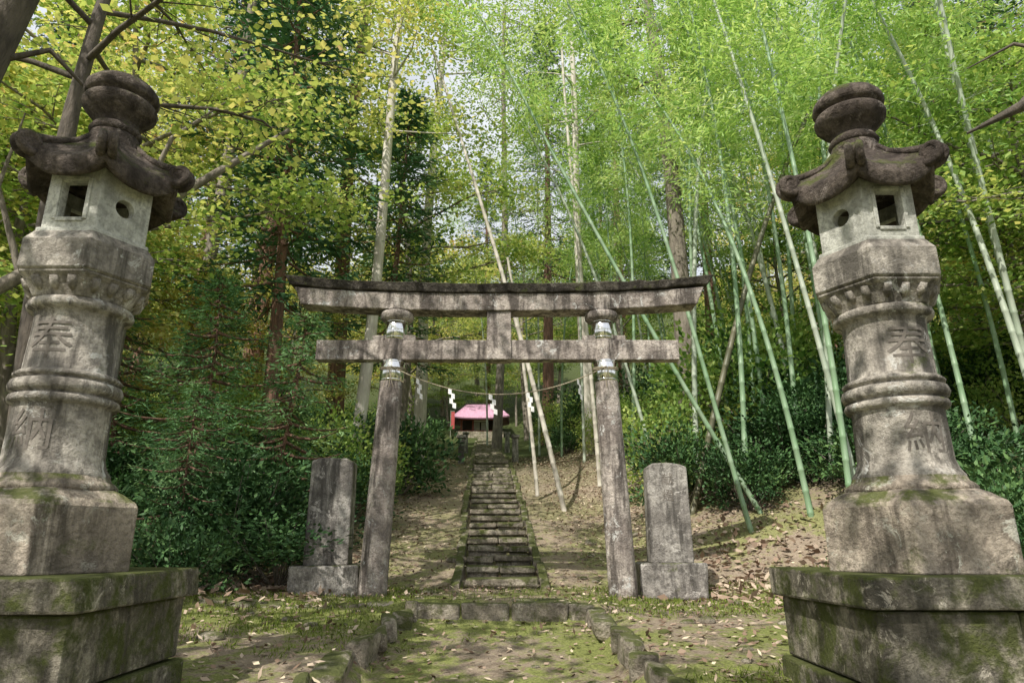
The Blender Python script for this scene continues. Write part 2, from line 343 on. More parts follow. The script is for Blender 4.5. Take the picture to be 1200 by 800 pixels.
def lantern(loc,chars,seed):
    E=empty('stone_lantern',loc); rg=np.random.default_rng(seed)
    mb=MB(); s=1.3
    box(mb,(0,0,-.08),(s,s,.16),0,0,.012,rng=rg)
    for zt,zb,ss in((-.165,-.52,1.2),(-.525,-1.0,1.26)):
        hh=zt-zb; sp=.1 if zt>-.3 else -.2
        box(mb,(-ss/4+sp/2,0,(zt+zb)/2),(ss/2+sp-.008,ss,hh),0,0,.008,rng=rg)
        box(mb,(ss/4+sp/2,0,(zt+zb)/2),(ss/2-sp-.008,ss-.01,hh-.003),0,0,.008,rng=rg)
    mb.obj('pedestal',[M_ped],E,bevel=.015)
    mb=MB(); lathe(mb,[(.53,0),(.53,.345),(.515,.37),(.43,.42),(.38,.44)],6,smooth=False)
    mb.obj('hexagonal_base',[M_base],E,bevel=.008)
    mb=MB(); lathe(mb,[(.345,.43),(.35,.46),(.335,.48),(.31,.495),(.30,.52)],48)
    mb.obj('base_collar',[M_base],E)
    mb=MB(); lathe(mb,[(.30,.49),(.30,.53),(.275,.565),(.258,.62),(.252,.9),(.256,.915),(.282,.925),(.290,.945),(.282,.965),(.262,.972),(.262,.98),(.288,.99),(.298,1.02),(.288,1.05),(.262,1.06),(.262,1.068),(.280,1.075),(.284,1.09),(.268,1.105),(.246,1.115),(.236,1.4),(.238,1.46),(.25,1.475),(.28,1.485),(.288,1.51),(.28,1.535),(.26,1.545)],64)
    mb.obj('shaft',[M_shaft],E)
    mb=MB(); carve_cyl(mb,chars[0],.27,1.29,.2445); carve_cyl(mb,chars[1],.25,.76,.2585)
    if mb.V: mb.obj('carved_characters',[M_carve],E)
    mb=MB(); lathe(mb,[(.26,1.53),(.29,1.545),(.32,1.59),(.35,1.64),(.385,1.665),(.385,1.675)],6,smooth=False)
    lathe(mb,[(.38,1.676),(.40,1.69),(.40,1.865),(.385,1.885),(.35,1.93),(.34,1.94)],6,smooth=False)
    mb.obj('platform',[M_shaft],E,bevel=.006)
    mb=MB()
    for q in range(6):
        for off in(-.1,0,.1):
            a=q*math.pi/3+math.pi/6; d=.283; px=d*math.cos(a)-off*math.sin(a); py=d*math.sin(a)+off*math.cos(a)
            tube(mb,[(px*.92,py*.92,1.575),(px,py,1.61),(px*1.08,py*1.08,1.652)],[.012,.032,.026],8,cap=True)
    mb.obj('lotus_petals',[M_shaft],E)
    mb=MB(); R=.32; ap=R*math.cos(math.pi/6); zc=2.155; hh=.44
    for q in range(6):
        ang=math.pi/6+q*math.pi/3; dg=round(math.degrees(ang))%360
        if dg in(270,90): panel(mb,R,hh,rect_loop(.155,.24),.06,ang,ap,zc)
        elif dg in(330,210): panel(mb,R,hh,circ_loop(.058),.06,ang,ap,zc)
        else: panel(mb,R,hh,rect_loop(.15,.2),.06,ang,ap,zc)
    lathe(mb,[(.345,1.925),(.345,1.955),(.33,1.962)],6,smooth=False)
    mb.obj('firebox',[M_fire],E,bevel=.004)
    mb=MB()
    for dx in(-.092,.092): box(mb,(dx,-(ap+.004),zc),(.024,.016,.27))
    for dz in(-.137,.137): box(mb,(0,-(ap+.004),zc+dz),(.16,.014,.024))
    mb.obj('window_frame',[M_fire],E,bevel=.003)
    # roof : hexagonal, concave, corners curling up into scrolls
    mb=MB(); n=72; a=np.linspace(0,2*np.pi,n,endpoint=False); r60=np.mod(a,math.pi/3)-math.pi/6
    hx=math.cos(math.pi/6)/np.cos(r60); cor=(np.abs(r60)/(math.pi/6))**3
    prof=[(.14,2.78,0),(.15,2.72,0),(.17,2.665,.05),(.22,2.60,.12),(.29,2.535,.3),(.36,2.475,.6),(.435,2.425,.9),(.465,2.40,1),(.472,2.36,1),(.465,2.285,1),(.44,2.27,.9),(.38,2.30,.6),(.30,2.345,.3),(.2,2.35,0)]
    V=[]
    for r,z,w in prof:
        rr=r*(hx*(w>0)+1*(w==0))*(1+.03*cor*w); V.append(np.stack([rr*np.cos(a),rr*np.sin(a),z+.085*cor*w-.02*(1-cor)*w],1))
    i=np.arange(len(prof)-1)[:,None]*n; j=np.arange(n)[None]; k=(j+1)%n
    Fc=np.stack([i+j,i+n+j,i+n+k,i+k],-1).reshape(-1,4).tolist(); Fc.append(list(range(n))); Fc.append([(len(prof)-1)*n+q for q in range(n)][::-1])
    mb.add(np.concatenate(V),Fc,0,.5,True)
    for q in range(6):
        an=q*math.pi/3; ca,sa=math.cos(an),math.sin(an)
        rz=[(.155,2.69),(.22,2.615),(.30,2.565),(.38,2.53),(.45,2.505)]
        tube(mb,[(r*ca,r*sa,z) for r,z in rz],[.018,.02,.024,.028,.032],8,cap=True)
        t=np.linspace(-2.1,5.2,26); rad=.072-.007*(t+2.1)
        for w in(-.03,.03):
            P=[((.48+ra*math.cos(u))*ca-w*sa,(.48+ra*math.cos(u))*sa+w*ca,2.46+ra*math.sin(u)) for u,ra in zip(t,rad)]
            tube(mb,P,np.linspace(.03,.012,26),8,cap=True)
        P=np.array([(.48*ca-w*sa,.48*sa+w*ca,2.46) for w in(-.042,-.038,.038,.042)])
        tube(mb,P,[.045,.063,.063,.045],16,cap=True)
    mb.obj('roof',[M_roof],E)
    mb=MB(); lathe(mb,[(.145,2.75),(.16,2.78),(.145,2.81),(.12,2.83),(.135,2.86),(.185,2.90),(.222,2.945),(.228,2.98),(.218,3.0),(.185,3.012),(.185,3.022),(.218,3.035),(.23,3.065),(.222,3.105),(.19,3.145),(.13,3.18),(.05,3.2),(.015,3.207)],40)
    mb.obj('jewel_finial',[M_roof],E)
    return E
lantern((-2.66,4.0,.85),('奉','納'),1)
lantern((2.35,4.12,.85),('奉','納'),2)

# ---------------------------------------------------------------- torii
T=empty('stone_torii_gate',(-.165,8.4,.42))
HB=3.44
def px_(z): return 1.46-.135*(z+.15)/HB
def pr_(z): return .170-.032*(z+.15)/HB
mb=MB()
for sx in(-1,1):
    z=np.linspace(-.15,HB-.03,16)
    tube(mb,np.stack([sx*px_(z),0*z,z],1),pr_(z),40,cap=True)
mb.obj('posts',[M_torii],T)
mb=MB()
for sx in(-1,1):
    for z0,z1 in((3.075,3.33),(2.53,2.8)):
        zz=np.array([z0,z0+.004,z1-.004,z1])
        tube(mb,np.stack([sx*px_(zz),0*zz,zz],1),pr_(zz)+np.array([0,.006,.006,0]),40)
    for zb in(3.1,3.2,3.31,2.55,2.66,2.78):
        tube(mb,[(sx*px_(zb),0,zb-.008),(sx*px_(zb),0,zb),(sx*px_(zb),0,zb+.008)],np.array([.004,.012,.004])+pr_(zb),40)
mb.obj('steel_bands',[M_metal],T)
mb=MB()
for sx in(-1,1):
    lp=[(.14,3.31),(.18,3.33),(.21,3.36),(.215,3.395),(.215,3.42),(.2,HB)]
    a=np.linspace(0,2*np.pi,40,endpoint=False); V=np.concatenate([np.stack([sx*px_(3.38)+r*np.cos(a),r*np.sin(a),np.full(40,z)],1) for r,z in lp])
    i=np.arange(5)[:,None]*40; j=np.arange(40)[None]; k=(j+1)%40
    mb.add(V,np.stack([i+j,i+k,i+40+k,i+40+j],-1).reshape(-1,4),0,.5,True)
mb.obj('capitals',[M_torii],T)
def beam(mb,half_top,half_bot,z0,z1,dep0,dep1,curve,ridge=0,n=41,mat=0,jit=0):
    V=[]; r_=np.random.default_rng(5)
    for u in np.linspace(-1,1,n):
        c=curve*abs(u)**2.6; q=r_.normal(0,jit,5) if jit else [0]*5
        xt,xb=u*half_top,u*half_bot
        V+=[(xb,-dep0/2,z0+c+q[0]),(xb,dep0/2,z0+c),(xt,dep1/2,z1+c),(xt,0,z1+c+ridge+q[3]),(xt,-dep1/2+q[2],z1+c+q[4])]
    Fc=[]
    for i in range(n-1):
        for j in range(5):
            k=(j+1)%5; Fc.append([i*5+j,i*5+k,(i+1)*5+k,(i+1)*5+j][::-1])
    Fc.append([0,1,2,3,4]); Fc.append([(n-1)*5+q for q in(4,3,2,1,0)])
    mb.add(V,Fc,mat)
mb=MB(); beam(mb,2.64,2.54,HB,HB+.225,.30,.34,.09,jit=.003); mb.obj('shimaki_beam',[M_torii],T,bevel=.012)
mb=MB(); beam(mb,2.76,2.68,HB+.228,HB+.34,.40,.48,.11,.04,jit=.006); mb.obj('kasagi_top_beam',[M_toriitop],T,bevel=.012)
mb=MB(); box(mb,(-.02,0,2.935),(4.6,.17,.26)); mb.obj('nuki_tie_beam',[M_torii],T,bevel=.012)
mb=MB(); box(mb,(0,0,3.12),(.31,.235,.64)); mb.obj('gakuzuka_strut',[M_torii],T,bevel=.012)
mb=MB()
for sx in(-1,1):
    for s2 in(-1,1): box(mb,(sx*1.34+s2*.2,0,3.1),(.15,.12,.07),0,0,.004)
mb.obj('wedges',[M_torii],T,bevel=.008)
mb=MB(); RZ=2.70
big=np.linspace(-1.34,1.34,400); zb=RZ-.36*(1-(big/1.34)**2)
for o in(0,2.1,4.2): tube(mb,np.stack([big,-.17+.004*np.cos(big*70+o),zb+.004*np.sin(big*70+o)],1),.004,5)
for sx in(-1,1):
    for dz in(0,.02):
        a=np.linspace(0,2*np.pi,40); tube(mb,np.stack([sx*px_(RZ)+.161*np.cos(a),.161*np.sin(a),RZ-.01+dz+.02*np.sin(a)],1),.007,6)
    for q in range(3):
        x0=sx*1.33+RNG.uniform(-.05,.05); tube(mb,[(x0,-.17,RZ),(x0+RNG.uniform(-.03,.03),-.19,RZ-.14),(x0+RNG.uniform(-.05,.05),-.18,RZ-.27)],.003,4)
mb.obj('shimenawa_rope',[M_rope],T)
mb=MB()
for x0,r in((-1.0,.8),(-.6,-.3),(-.1,.2),(.36,-.6),(.98,.9)):
    z0=RZ-.36*(1-(x0/1.34)**2); yy=-.185
    for q in range(4):
        ox=(q%2)*.032-.02+q*.01; w=.046; zt=z0-q*.06
        dx=np.array([0,w,w,0])+ox; dz=np.array([0,-.015,-.08,-.065])
        mb.add(np.stack([x0+dx*math.cos(r),yy+dx*math.sin(r)-.004*q,zt+dz],1),[[0,1,2,3]])
mb.obj('shide_paper',[M_paper],T)

# ---------------------------------------------------------------- flanking stone monuments
def monument(loc,w,h,seed,txt,rz):
    E=empty('stone_monument',loc,rz); rg=np.random.default_rng(seed)
    mb=MB(); box(mb,(0,0,.17),(w+.28,.5,.42),0,0,.02,rng=rg); mb.obj('plinth',[M_mon],E,bevel=.025)
    mb=MB(); xs_=np.linspace(-w/2,w/2,7); top=[.375+h-.05*(abs(q)/(w/2))**3+rg.uniform(-.008,.008) for q in xs_]
    V=[];d=.17
    for q,(xx,t) in enumerate(zip(xs_,top)):
        V+=[(xx,-d,.375),(xx*.96,-d*.9,t),(xx*.96,d*.9,t),(xx,d,.375)]
    Fc=[]
    for q in range(6):
        a=q*4;b=a+4; Fc+=[[a,b,b+1,a+1],[a+1,b+1,b+2,a+2],[a+2,b+2,b+3,a+3],[a+3,b+3,b,a]]
    Fc+=[[0,1,2,3],[24+3,24+2,24+1,24]]
    mb.add(V,Fc); mb.obj('slab',[M_mon],E,bevel=.02)
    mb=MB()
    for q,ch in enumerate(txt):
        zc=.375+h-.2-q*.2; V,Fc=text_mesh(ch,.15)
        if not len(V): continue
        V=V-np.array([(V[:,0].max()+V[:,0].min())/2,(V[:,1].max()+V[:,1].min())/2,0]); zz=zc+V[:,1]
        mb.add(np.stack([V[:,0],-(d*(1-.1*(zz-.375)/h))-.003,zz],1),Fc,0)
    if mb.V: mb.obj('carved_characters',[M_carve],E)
monument((-2.22,8.65,.38),.53,1.27,1,'',.06)
monument((1.93,8.75,.40),.52,1.2,2,'献燈',-.05)

mb=MB()
for x,y in((-1.55,21),(.1,21.5),(-1.9,28),(-.2,28.4)):
    z=float(height(x,y)); box(mb,(x,y,z+.3),(.2,.2,.9),0,.1,.01,taper=.85); box(mb,(x,y,z+.8),(.26,.26,.1),0,.1,.01)
mb.obj('stone_posts',[M_mon],bevel=.02)

# ---------------------------------------------------------------- shrine
sz=8.3; S=empty('wooden_shrine',(-2.3,50,sz)); S.scale=(1.3,1.2,1.2)
Mr=simple_mat('roof_faded_magenta',(.66,.38,.52),(.5,.27,.4),3,(8,1,1),.6,.3)
Mw=simple_mat('shrine_wood_red',(.25,.07,.055),(.15,.045,.035),5); Mdk=simple_mat('shrine_wood_dark',(.05,.035,.025),(.03,.02,.016),5); Mwh=simple_mat('shrine_white',(.6,.58,.55),(.5,.48,.45),5)
mb=MB(); box(mb,(0,0,.1),(2.6,2.2,.5)); mb.obj('stone_foundation',[M_step],S)
mb=MB(); box(mb,(0,.3,.75),(2.0,1.4,.8)); mb.obj('walls',[Mdk],S)
mb=MB()
for x in(-1.05,-.4,.4,1.05): box(mb,(x,-.75,.75),(.1,.1,.85))
box(mb,(0,-.75,1.12),(2.4,.12,.1)); box(mb,(0,-.8,.42),(2.4,.06,.08)); mb.obj('porch_pillars',[Mw],S)
mb=MB()
for x in(-.25,.25): box(mb,(x,-.42,.7),(.42,.05,.6))
box(mb,(0,-.78,1.02),(.8,.03,.1)); mb.obj('doors_and_curtain',[Mwh],S)
mb=MB(); n=15
V=[];prof=[(-1.55,1.02),(-1.2,1.2),(-.85,1.42),(-.5,1.7),(-.2,2.0),(0,2.15),(.2,2.0),(.5,1.7),(.85,1.42),(1.2,1.2),(1.5,1.05)]
for u in np.linspace(-1,1,n):
    for yy,z in prof:
        w=1.62-.75*(z-1.02)/1.13; V.append((u*w,yy,z+.14*abs(u)**3*max(0,1-(z-1.02)/1.0)))
m_=len(prof); Fc=[[i*m_+j,i*m_+j+1,(i+1)*m_+j+1,(i+1)*m_+j] for i in range(n-1) for j in range(m_-1)]
Fc+=[list(range(m_)),[(n-1)*m_+q for q in range(m_)]]
mb.add(V,Fc); o=mb.obj('roof',[Mr],S); sd=o.modifiers.new('s','SOLIDIFY'); sd.thickness=.08
mb=MB(); tube(mb,[(-.95,0,2.18),(0,0,2.16),(.95,0,2.18)],.08,8,cap=True); mb.obj('roof_ridge',[Mdk],S)
Mb=simple_mat('banner_red',(.45,.08,.08),(.36,.06,.06))
for x,y in((-4.3,47.5),):
    B=empty('red_banner',(x,y,float(height(x,y)))); mb=MB(); tube(mb,[(0,0,0),(0,0,1.9)],.02,6); box(mb,(.13,0,1.85),(.3,.02,.02)); mb.obj('pole',[M_node],B)
    mb=MB(); zz=np.linspace(.6,1.8,10); V=np.concatenate([[(.03,0,z),(.14,.03*math.sin(z*4),z),(.27,.0,z)] for z in zz]); mb.add(V,[[i*3+j,i*3+j+1,i*3+j+4,i*3+j+3] for i in range(9) for j in range(2)],0,.5,True)
    mb.obj('cloth',[Mb],B)

# ---------------------------------------------------------------- vegetation prototypes
def culm(mb,P,r0,r1,mat,step=.33,leaf_from=.35,nleaf=70,seed=0,blen=1.2,lm=2,L=.17,W=.034):
    rg=np.random.default_rng(seed); P=np.asarray(P,float)
    seg=np.r_[0,np.cumsum(np.linalg.norm(np.diff(P,axis=0),axis=1))]; tot=seg[-1]
    cf=[np.polyfit(seg/tot,P[:,k],min(3,len(P)-1)) for k in range(3)]
    n=int(tot/step); t=np.linspace(0,1,n+1); C=np.stack([np.polyval(c,t) for c in cf],1)
    R=r0+(r1-r0)*t**1.2
    pts=[];rad=[]
    dirv=nrm(np.gradient(C,axis=0))
    for i in range(n+1):
        for o,f in((-.02,1),(0,1.16),(.02,1)): pts.append(C[i]+dirv[i]*o); rad.append(R[i]*f)
    tube(mb,pts,rad,7,mat,.5)
    if nleaf<=0: return
    for i in range(n+1):
        if t[i]<leaf_from: continue
        for s_ in range(2):
            az=rg.uniform(0,6.28); u=np.array([math.cos(az),math.sin(az),rg.uniform(.2,.9)]); u/=np.linalg.norm(u)
            bl=blen*rg.uniform(.5,1.15)*(1.25-.7*t[i]); q=np.linspace(0,1,5)[:,None]
            B=C[i]+u*q*bl+np.array([0,0,-.35])*bl*q**2
            tube(mb,B[::2],[.006,.004,.002],3,mat,.5)
            ct=np.clip(rg.normal(.5,.25),0,1)
            k=int(nleaf*rg.uniform(.5,1.3)); w=rg.uniform(.25,1.08,k)[:,None]
            c=C[i]+u*w*bl+np.array([0,0,-.35])*bl*w**2+rg.normal(0,1,(k,3))*np.array([.15,.15,.1])*blen
            D=u*np.array([1,1,.2])+rg.normal(0,.6,(k,3))+np.array([0,0,-.45])
            leaves(mb,c,D,L*rg.uniform(.6,1.2,k),W*rg.uniform(.8,1.2,k),lm,ct*.6+rg.uniform(0,.4,k),rg,.5)
def bamboo_mesh(seed,H=14,bend=2.5):
    rg=np.random.default_rng(seed); mb=MB(); s=np.linspace(0,1,8)
    P=np.stack([bend*s**2.3,rg.uniform(-.4,.4)*s**2,H*s-.35*bend*s**4],1); P[0,2]=-.3
    culm(mb,P,.052,.01,0,.33,rg.uniform(.36,.47),56,seed)
    return mb.mesh('bamboo',[M_culm if seed%2 else M_culm2,M_node,L_bam])
def broad_mesh(seed,H=11,CR=4,nl=14000,ls=.125,base=.35,lmat=None,bark=None,tr=.16,flat=.16,sparse=1,up=.5):
    rg=np.random.default_rng(seed); mb=MB(); s=np.linspace(0,1,9)
    P=np.stack([rg.normal(0,.25)*s+.2*np.sin(s*5+seed),rg.normal(0,.25)*s+.2*np.cos(s*4+seed)-.2,H*.92*s],1); P[0,2]=-.3
    tube(mb,P,tr*(1-.85*s)+.01,10,0,.5,rough=.04,rng=rg)
    cl=[];nlimb=20
    for q in range(nlimb):
        t=base+(1-base)*(q+.5)/nlimb*.97; o=np.array([np.interp(t,s,P[:,k]) for k in range(3)]); az=q*2.4+rg.uniform(-.4,.4)
        ln=CR*(math.sin(math.pi*min(1,(t-base)/(1-base)*.75+.22)))*rg.uniform(.7,1.1)
        u=np.array([math.cos(az),math.sin(az),rg.uniform(.15,.55)]); w=np.linspace(0,1,6)[:,None]
        B=o+u*w*ln+np.array([0,0,-.15])*ln*w**2+rg.normal(0,.06,(6,3))*w*ln*.5
        tube(mb,B,tr*.25*(1-.85*w[:,0])+.006,6,0,.5,rng=rg)
        for k in range(9):
            w0=rg.uniform(.25,1); b0=np.array([np.interp(w0,w[:,0],B[:,m]) for m in range(3)]); az2=az+rg.uniform(-1.3,1.3); l2=ln*.36*rg.uniform(.5,1.2)
            e=b0+np.array([math.cos(az2),math.sin(az2),rg.uniform(-.1,.3)])*l2
            tube(mb,[b0,(b0+e)/2+rg.normal(0,.05,3),e],[.013,.008,.003],4,0,.5,rng=rg)
            cl.append((b0*.4+e*.6,rg.uniform(.28,.62)*CR/4)); cl.append((e,rg.uniform(.25,.5)*CR/4))
    per=int(nl/len(cl))
    for c,r in cl:
        if rg.random()>sparse: continue
        k=int(per*rg.uniform(.4,1.6)); ct=np.clip(rg.normal(.45,.22),0,1)
        pp=c+rg.normal(0,1,(k,3))*np.array([r,r,r*flat*2.2]); D=rg.normal(0,1,(k,3))*np.array([1,1,.35])+np.array([0,0,-.25])
        sz=ls*rg.uniform(.6,1.25,k)
        leaves(mb,pp,D,sz,sz*.75,1,ct*.65+rg.uniform(0,.35,k),rg,up)
    return mb.mesh('broadleaf',[bark or M_barkg,lmat or L_map])
def cedar_mesh(seed,H=22,base=.25,BR=3.0,tr=.28,nb=110,per=105,lm=None,fs=1.28):
    rg=np.random.default_rng(seed); mb=MB(); s=np.linspace(0,1,14)
    P=np.stack([.15*np.sin(s*3+seed),.15*np.cos(s*3),H*s],1); P[0,2]=-.4
    tube(mb,P,tr*(1-.93*s)+.1*np.exp(-s*30),12,0,.5,rough=.03,rng=rg)
    for q in range(nb):
        t=base+(1-base)*((q+.5)/nb); az=q*2.4+rg.uniform(-.3,.3); ln=(BR*(1-t)**.65/(1-base)**.65+.25)*rg.uniform(.5,1.1)
        o=np.array([np.interp(t,s,P[:,k]) for k in range(3)]); u=np.array([math.cos(az),math.sin(az),rg.uniform(-.1,.2)]); w=np.linspace(0,1,5)[:,None]
        B=o+u*w*ln+np.array([0,0,1])*ln*(-.5*w+.35*w**2)
        tube(mb,B,.035*(1-.8*w[:,0]),4,0,.5,rng=rg)
        k=per; ww=rg.uniform(.2,1.05,k)[:,None]; side=np.array([-u[1],u[0],0]); sp=rg.normal(0,.33,k)[:,None]*(1.15-ww)*ln*.6
        c=o+u*ww*ln+np.array([0,0,1])*ln*(-.5*ww+.35*ww**2)+side*sp+np.array([0,0,-1])*np.abs(sp)*.35+rg.normal(0,.07,(k,3))
        D=u*.8+side*np.sign(sp)*.7+rg.normal(0,.35,(k,3))+np.array([0,0,-.3])
        leaves(mb,c,D,rg.uniform(.12,.3,k)*fs,rg.uniform(.03,.06,k)*fs,1,np.clip(rg.normal(.45,.22),0,1)*.6+rg.uniform(0,.4,k),rg,.6)
    return mb.mesh('cedar',[M_bark,lm or L_ced])
def shrub_mesh(seed,R=.9,nl=2600,L=.12,W=.05,lm=None,ht=1.25):
    rg=np.random.default_rng(seed); mb=MB()
    for q in range(22):
        az=rg.uniform(0,6.28); e=np.array([math.cos(az)*rg.uniform(.1,1.1),math.sin(az)*rg.uniform(.1,1.1),rg.uniform(.2,ht)])*R
        tube(mb,[(0,0,-.1),e*.5+rg.normal(0,.05,3),e],[.014,.009,.004],4,0,.5,rng=rg)
        k=nl//22; ct=np.clip(rg.normal(.45,.28),0,1); c=e*rg.uniform(.75,1.05,(k,1))+rg.normal(0,1,(k,3))*np.array([.17,.17,.11])*R
        D=(c-e*.6)+rg.normal(0,.35,(k,3)); leaves(mb,c,D,L*rg.uniform(.6,1.2,k),W*rg.uniform(.8,1.2,k),1,ct*.6+rg.uniform(0,.4,k),rg,.6)
    return mb.mesh('shrub',[M_barkg,lm or L_shr])

BAM=[bamboo_mesh(s,H,b) for s,H,b in((1,14,2.2),(2,15,3.5),(3,13,1.5),(4,16,4.5),(5,12,2.8))]
MAP=[broad_mesh(21,11,4,lmat=L_map),broad_mesh(22,9,3.6,lmat=L_map,base=.25),broad_mesh(23,12,4.2,lmat=L_yel,base=.3),broad_mesh(24,9,3.5,lmat=L_yel,base=.25)]
CED=[cedar_mesh(31),cedar_mesh(32,25,.35,3.4,.32),cedar_mesh(33,14,.27,2.3,.17,75,115)]
YC=cedar_mesh(34,4.2,.05,1.5,.05,60,110,L_yced,.55)
SHR=[shrub_mesh(41),shrub_mesh(42,1.1,3400,ht=1.5),shrub_mesh(43,.7,2200,.09,.035,ht=1.0)]
SHRY=[shrub_mesh(44,1.2,3000,.09,.06,L_map)]
rg=np.random.default_rng(99)
def put(me,name,x,y,rz=None,sc=1,dz=0,parent=None,tilt=(0,0)):
    return inst(me,name,(x,y,float(height(x,y))+dz),rg.uniform(0,6.28) if rz is None else rz,sc,parent,tilt)

# bamboo grove (right), leaning left / toward viewer
G=[]
for _ in range(3000):
    if len(G)>=58: break
    dense=len(G)<24
    x=rg.uniform(3.2,9.5) if dense else rg.uniform(2.6,15); y=rg.uniform(10,16) if dense else rg.uniform(9.5,25)
    if x<3.2 and y<11: continue
    if x>12 and y<14: continue
    if all((x-a)**2+(y-b)**2>.5 for a,b in G): G.append((x,y))
for q,(x,y) in enumerate(G):
    put(BAM[q%5],'bamboo',x,y,math.pi+rg.normal(0,.9),rg.uniform(.85,1.15),tilt=(rg.normal(0,.05),rg.normal(0,.07)))
for x,y in((-3.2,24),(1.0,25),(1.6,22),(2.0,19),(-5,28),(.8,30),(-1.2,33)):
    put(BAM[int(rg.integers(5))],'bamboo',x,y,rg.uniform(0,6.28),rg.uniform(.8,1.05))
def single(name,pts,r0,r1,mat,leaf,seed,lf=.5):
    mb=MB(); culm(mb,pts,r0,r1,0,.33,lf,leaf,seed); mb.obj(name,[mat,M_node,L_bam])
single('leaning_bamboo',[(4.1,11,1.0),(3.0,11,3.4),(1.35,11,6.3),(-.7,11,11.3),(-1.6,11.1,13.2)],.042,.015,M_culm,70,201,.62)
single('leaning_bamboo',[(5.05,10,.9),(4.8,10,3.2),(4.45,10,5.4),(3.95,10,8.6),(3.3,10,12)],.048,.02,M_culm2,80,202,.6)
single('leaning_bamboo',[(3.0,12,1.2),(3.9,12,4.3),(5.1,12,7.3),(7.5,12,11.8),(8.6,12,13)],.06,.03,M_culmd,70,203,.65)
single('leaning_bamboo',[(4.6,9.6,.8),(4.7,9.6,2.6),(4.55,9.6,5),(4.3,9.6,9),(3.9,9.4,12)],.048,.02,M_culm,80,204,.6)
single('leaning_bamboo',[(3.6,10.5,.9),(3.0,10.5,4),(2.1,10.4,7.5),(.9,10.2,10.8),(.1,10,12)],.04,.015,M_culm,80,205,.55)
single('leaning_bamboo',[(2.9,13.5,1.9),(2.2,13.5,5),(1.2,13.5,8),(-.8,13.3,12),(-2,13,13.5)],.04,.015,M_culm2,80,206,.5)
single('dead_bamboo',[(1.05,14,1.6),(.35,14,4.6),(-.3,14,7),(-1.1,14,9.8),(-1.9,14,12.5)],.055,.028,M_barkp,0,207)
single('dead_bamboo',[(.55,15,2),(.25,15,5),(-.1,15,7.5)],.045,.03,M_barkp,0,208)
single('dead_bamboo',[(1.9,15,2.2),(1.7,15,6),(1.4,15,11),(1.3,15,14)],.05,.03,M_barkp,0,209)

def trunk_tree(name,x,y,H,r,lean,bark,seed,crown=None):
    mb=MB(); r_=np.random.default_rng(seed); s=np.linspace(0,1,16); z0=float(height(x,y))
    P=np.stack([x+lean*s+.12*np.sin(s*6+seed),y+.1*np.cos(s*5),z0-.3+H*s],1); tube(mb,P,r*(1-.6*s)+.25*r*np.exp(-s*25),12,0,.5,rough=.03,rng=r_)
    for q in range(26):
        t=r_.uniform(.45,1); o=np.array([np.interp(t,s,P[:,k]) for k in range(3)]); az=r_.uniform(0,6.28); l=r_.uniform(.8,2.6)
        e=o+np.array([math.cos(az),math.sin(az),r_.uniform(-.1,.5)])*l; tube(mb,[o,(o+e)/2+r_.normal(0,.08,3),e],[r*.2,r*.12,.008],5,0,.5,rng=r_)
        k=300; c=e+r_.normal(0,1,(k,3))*np.array([.55,.55,.25]); ct=r_.uniform(.1,.8)
        leaves(mb,c,r_.normal(0,1,(k,3))*np.array([1,1,.4]),r_.uniform(.08,.15,k),r_.uniform(.06,.1,k),1,ct*.6+r_.uniform(0,.4,k),r_,.5)
    return mb.obj(name,[bark,crown or L_map])
trunk_tree('tall_tree',4.4,16.5,19,.27,-.5,M_barkg,301)
trunk_tree('tall_tree',-3.5,14.5,18,.15,1.1,M_barkp,302,L_yel)
trunk_tree('tall_tree',-5.7,21,20,.3,.3,M_bark,303)
trunk_tree('tall_tree',-3.2,23,22,.22,.5,M_barkp,304)
trunk_tree('tall_tree',2.4,20,20,.15,-.6,M_barkp,305)
trunk_tree('tall_tree',-8.3,17,18,.22,.5,M_barkg,306,L_yel)
trunk_tree('tall_tree',-.6,30,24,.2,.3,M_barkg,307)
put(CED[2],'japanese_cedar_tree',-5.0,13.5,.4,1.0)
put(CED[0],'japanese_cedar_tree',-6.9,18,1.4,.95)
put(CED[2],'japanese_cedar_tree',-3.2,17.5,2.2,.8)
put(CED[1],'japanese_cedar_tree',-9.5,20,3,.95)
put(CED[0],'japanese_cedar_tree',7.5,24,1,.95)
put(CED[1],'japanese_cedar_tree',1.8,32,1,.95)
for x,y,s in((-3.5,10.6,.85),(-5.2,11.2,1.0),(-6.9,11.6,1.0),(-4.3,9.3,.6)): put(YC,'young_conifer',x,y,None,s)
for i,x,y,s in((3,-9,12,1.0),(0,-6.8,10.8,.95),(3,-12.5,15,1.1),(1,-11,10,1.0),(0,-3.6,21,1.15),(2,-7.8,23,1.3),(1,9.8,12,1.0),(0,13,17,1.2),(3,-5,33,1.3),(0,10.5,9.2,.85),(2,-14,21,1.2),(2,.6,40,1.2),(3,-5.6,17,.6),(3,-7.6,15,.6),(1,11.5,14.5,.8),(1,7.5,18.5,.7)):
    put(MAP[i],'maple_tree',x,y,None,s)
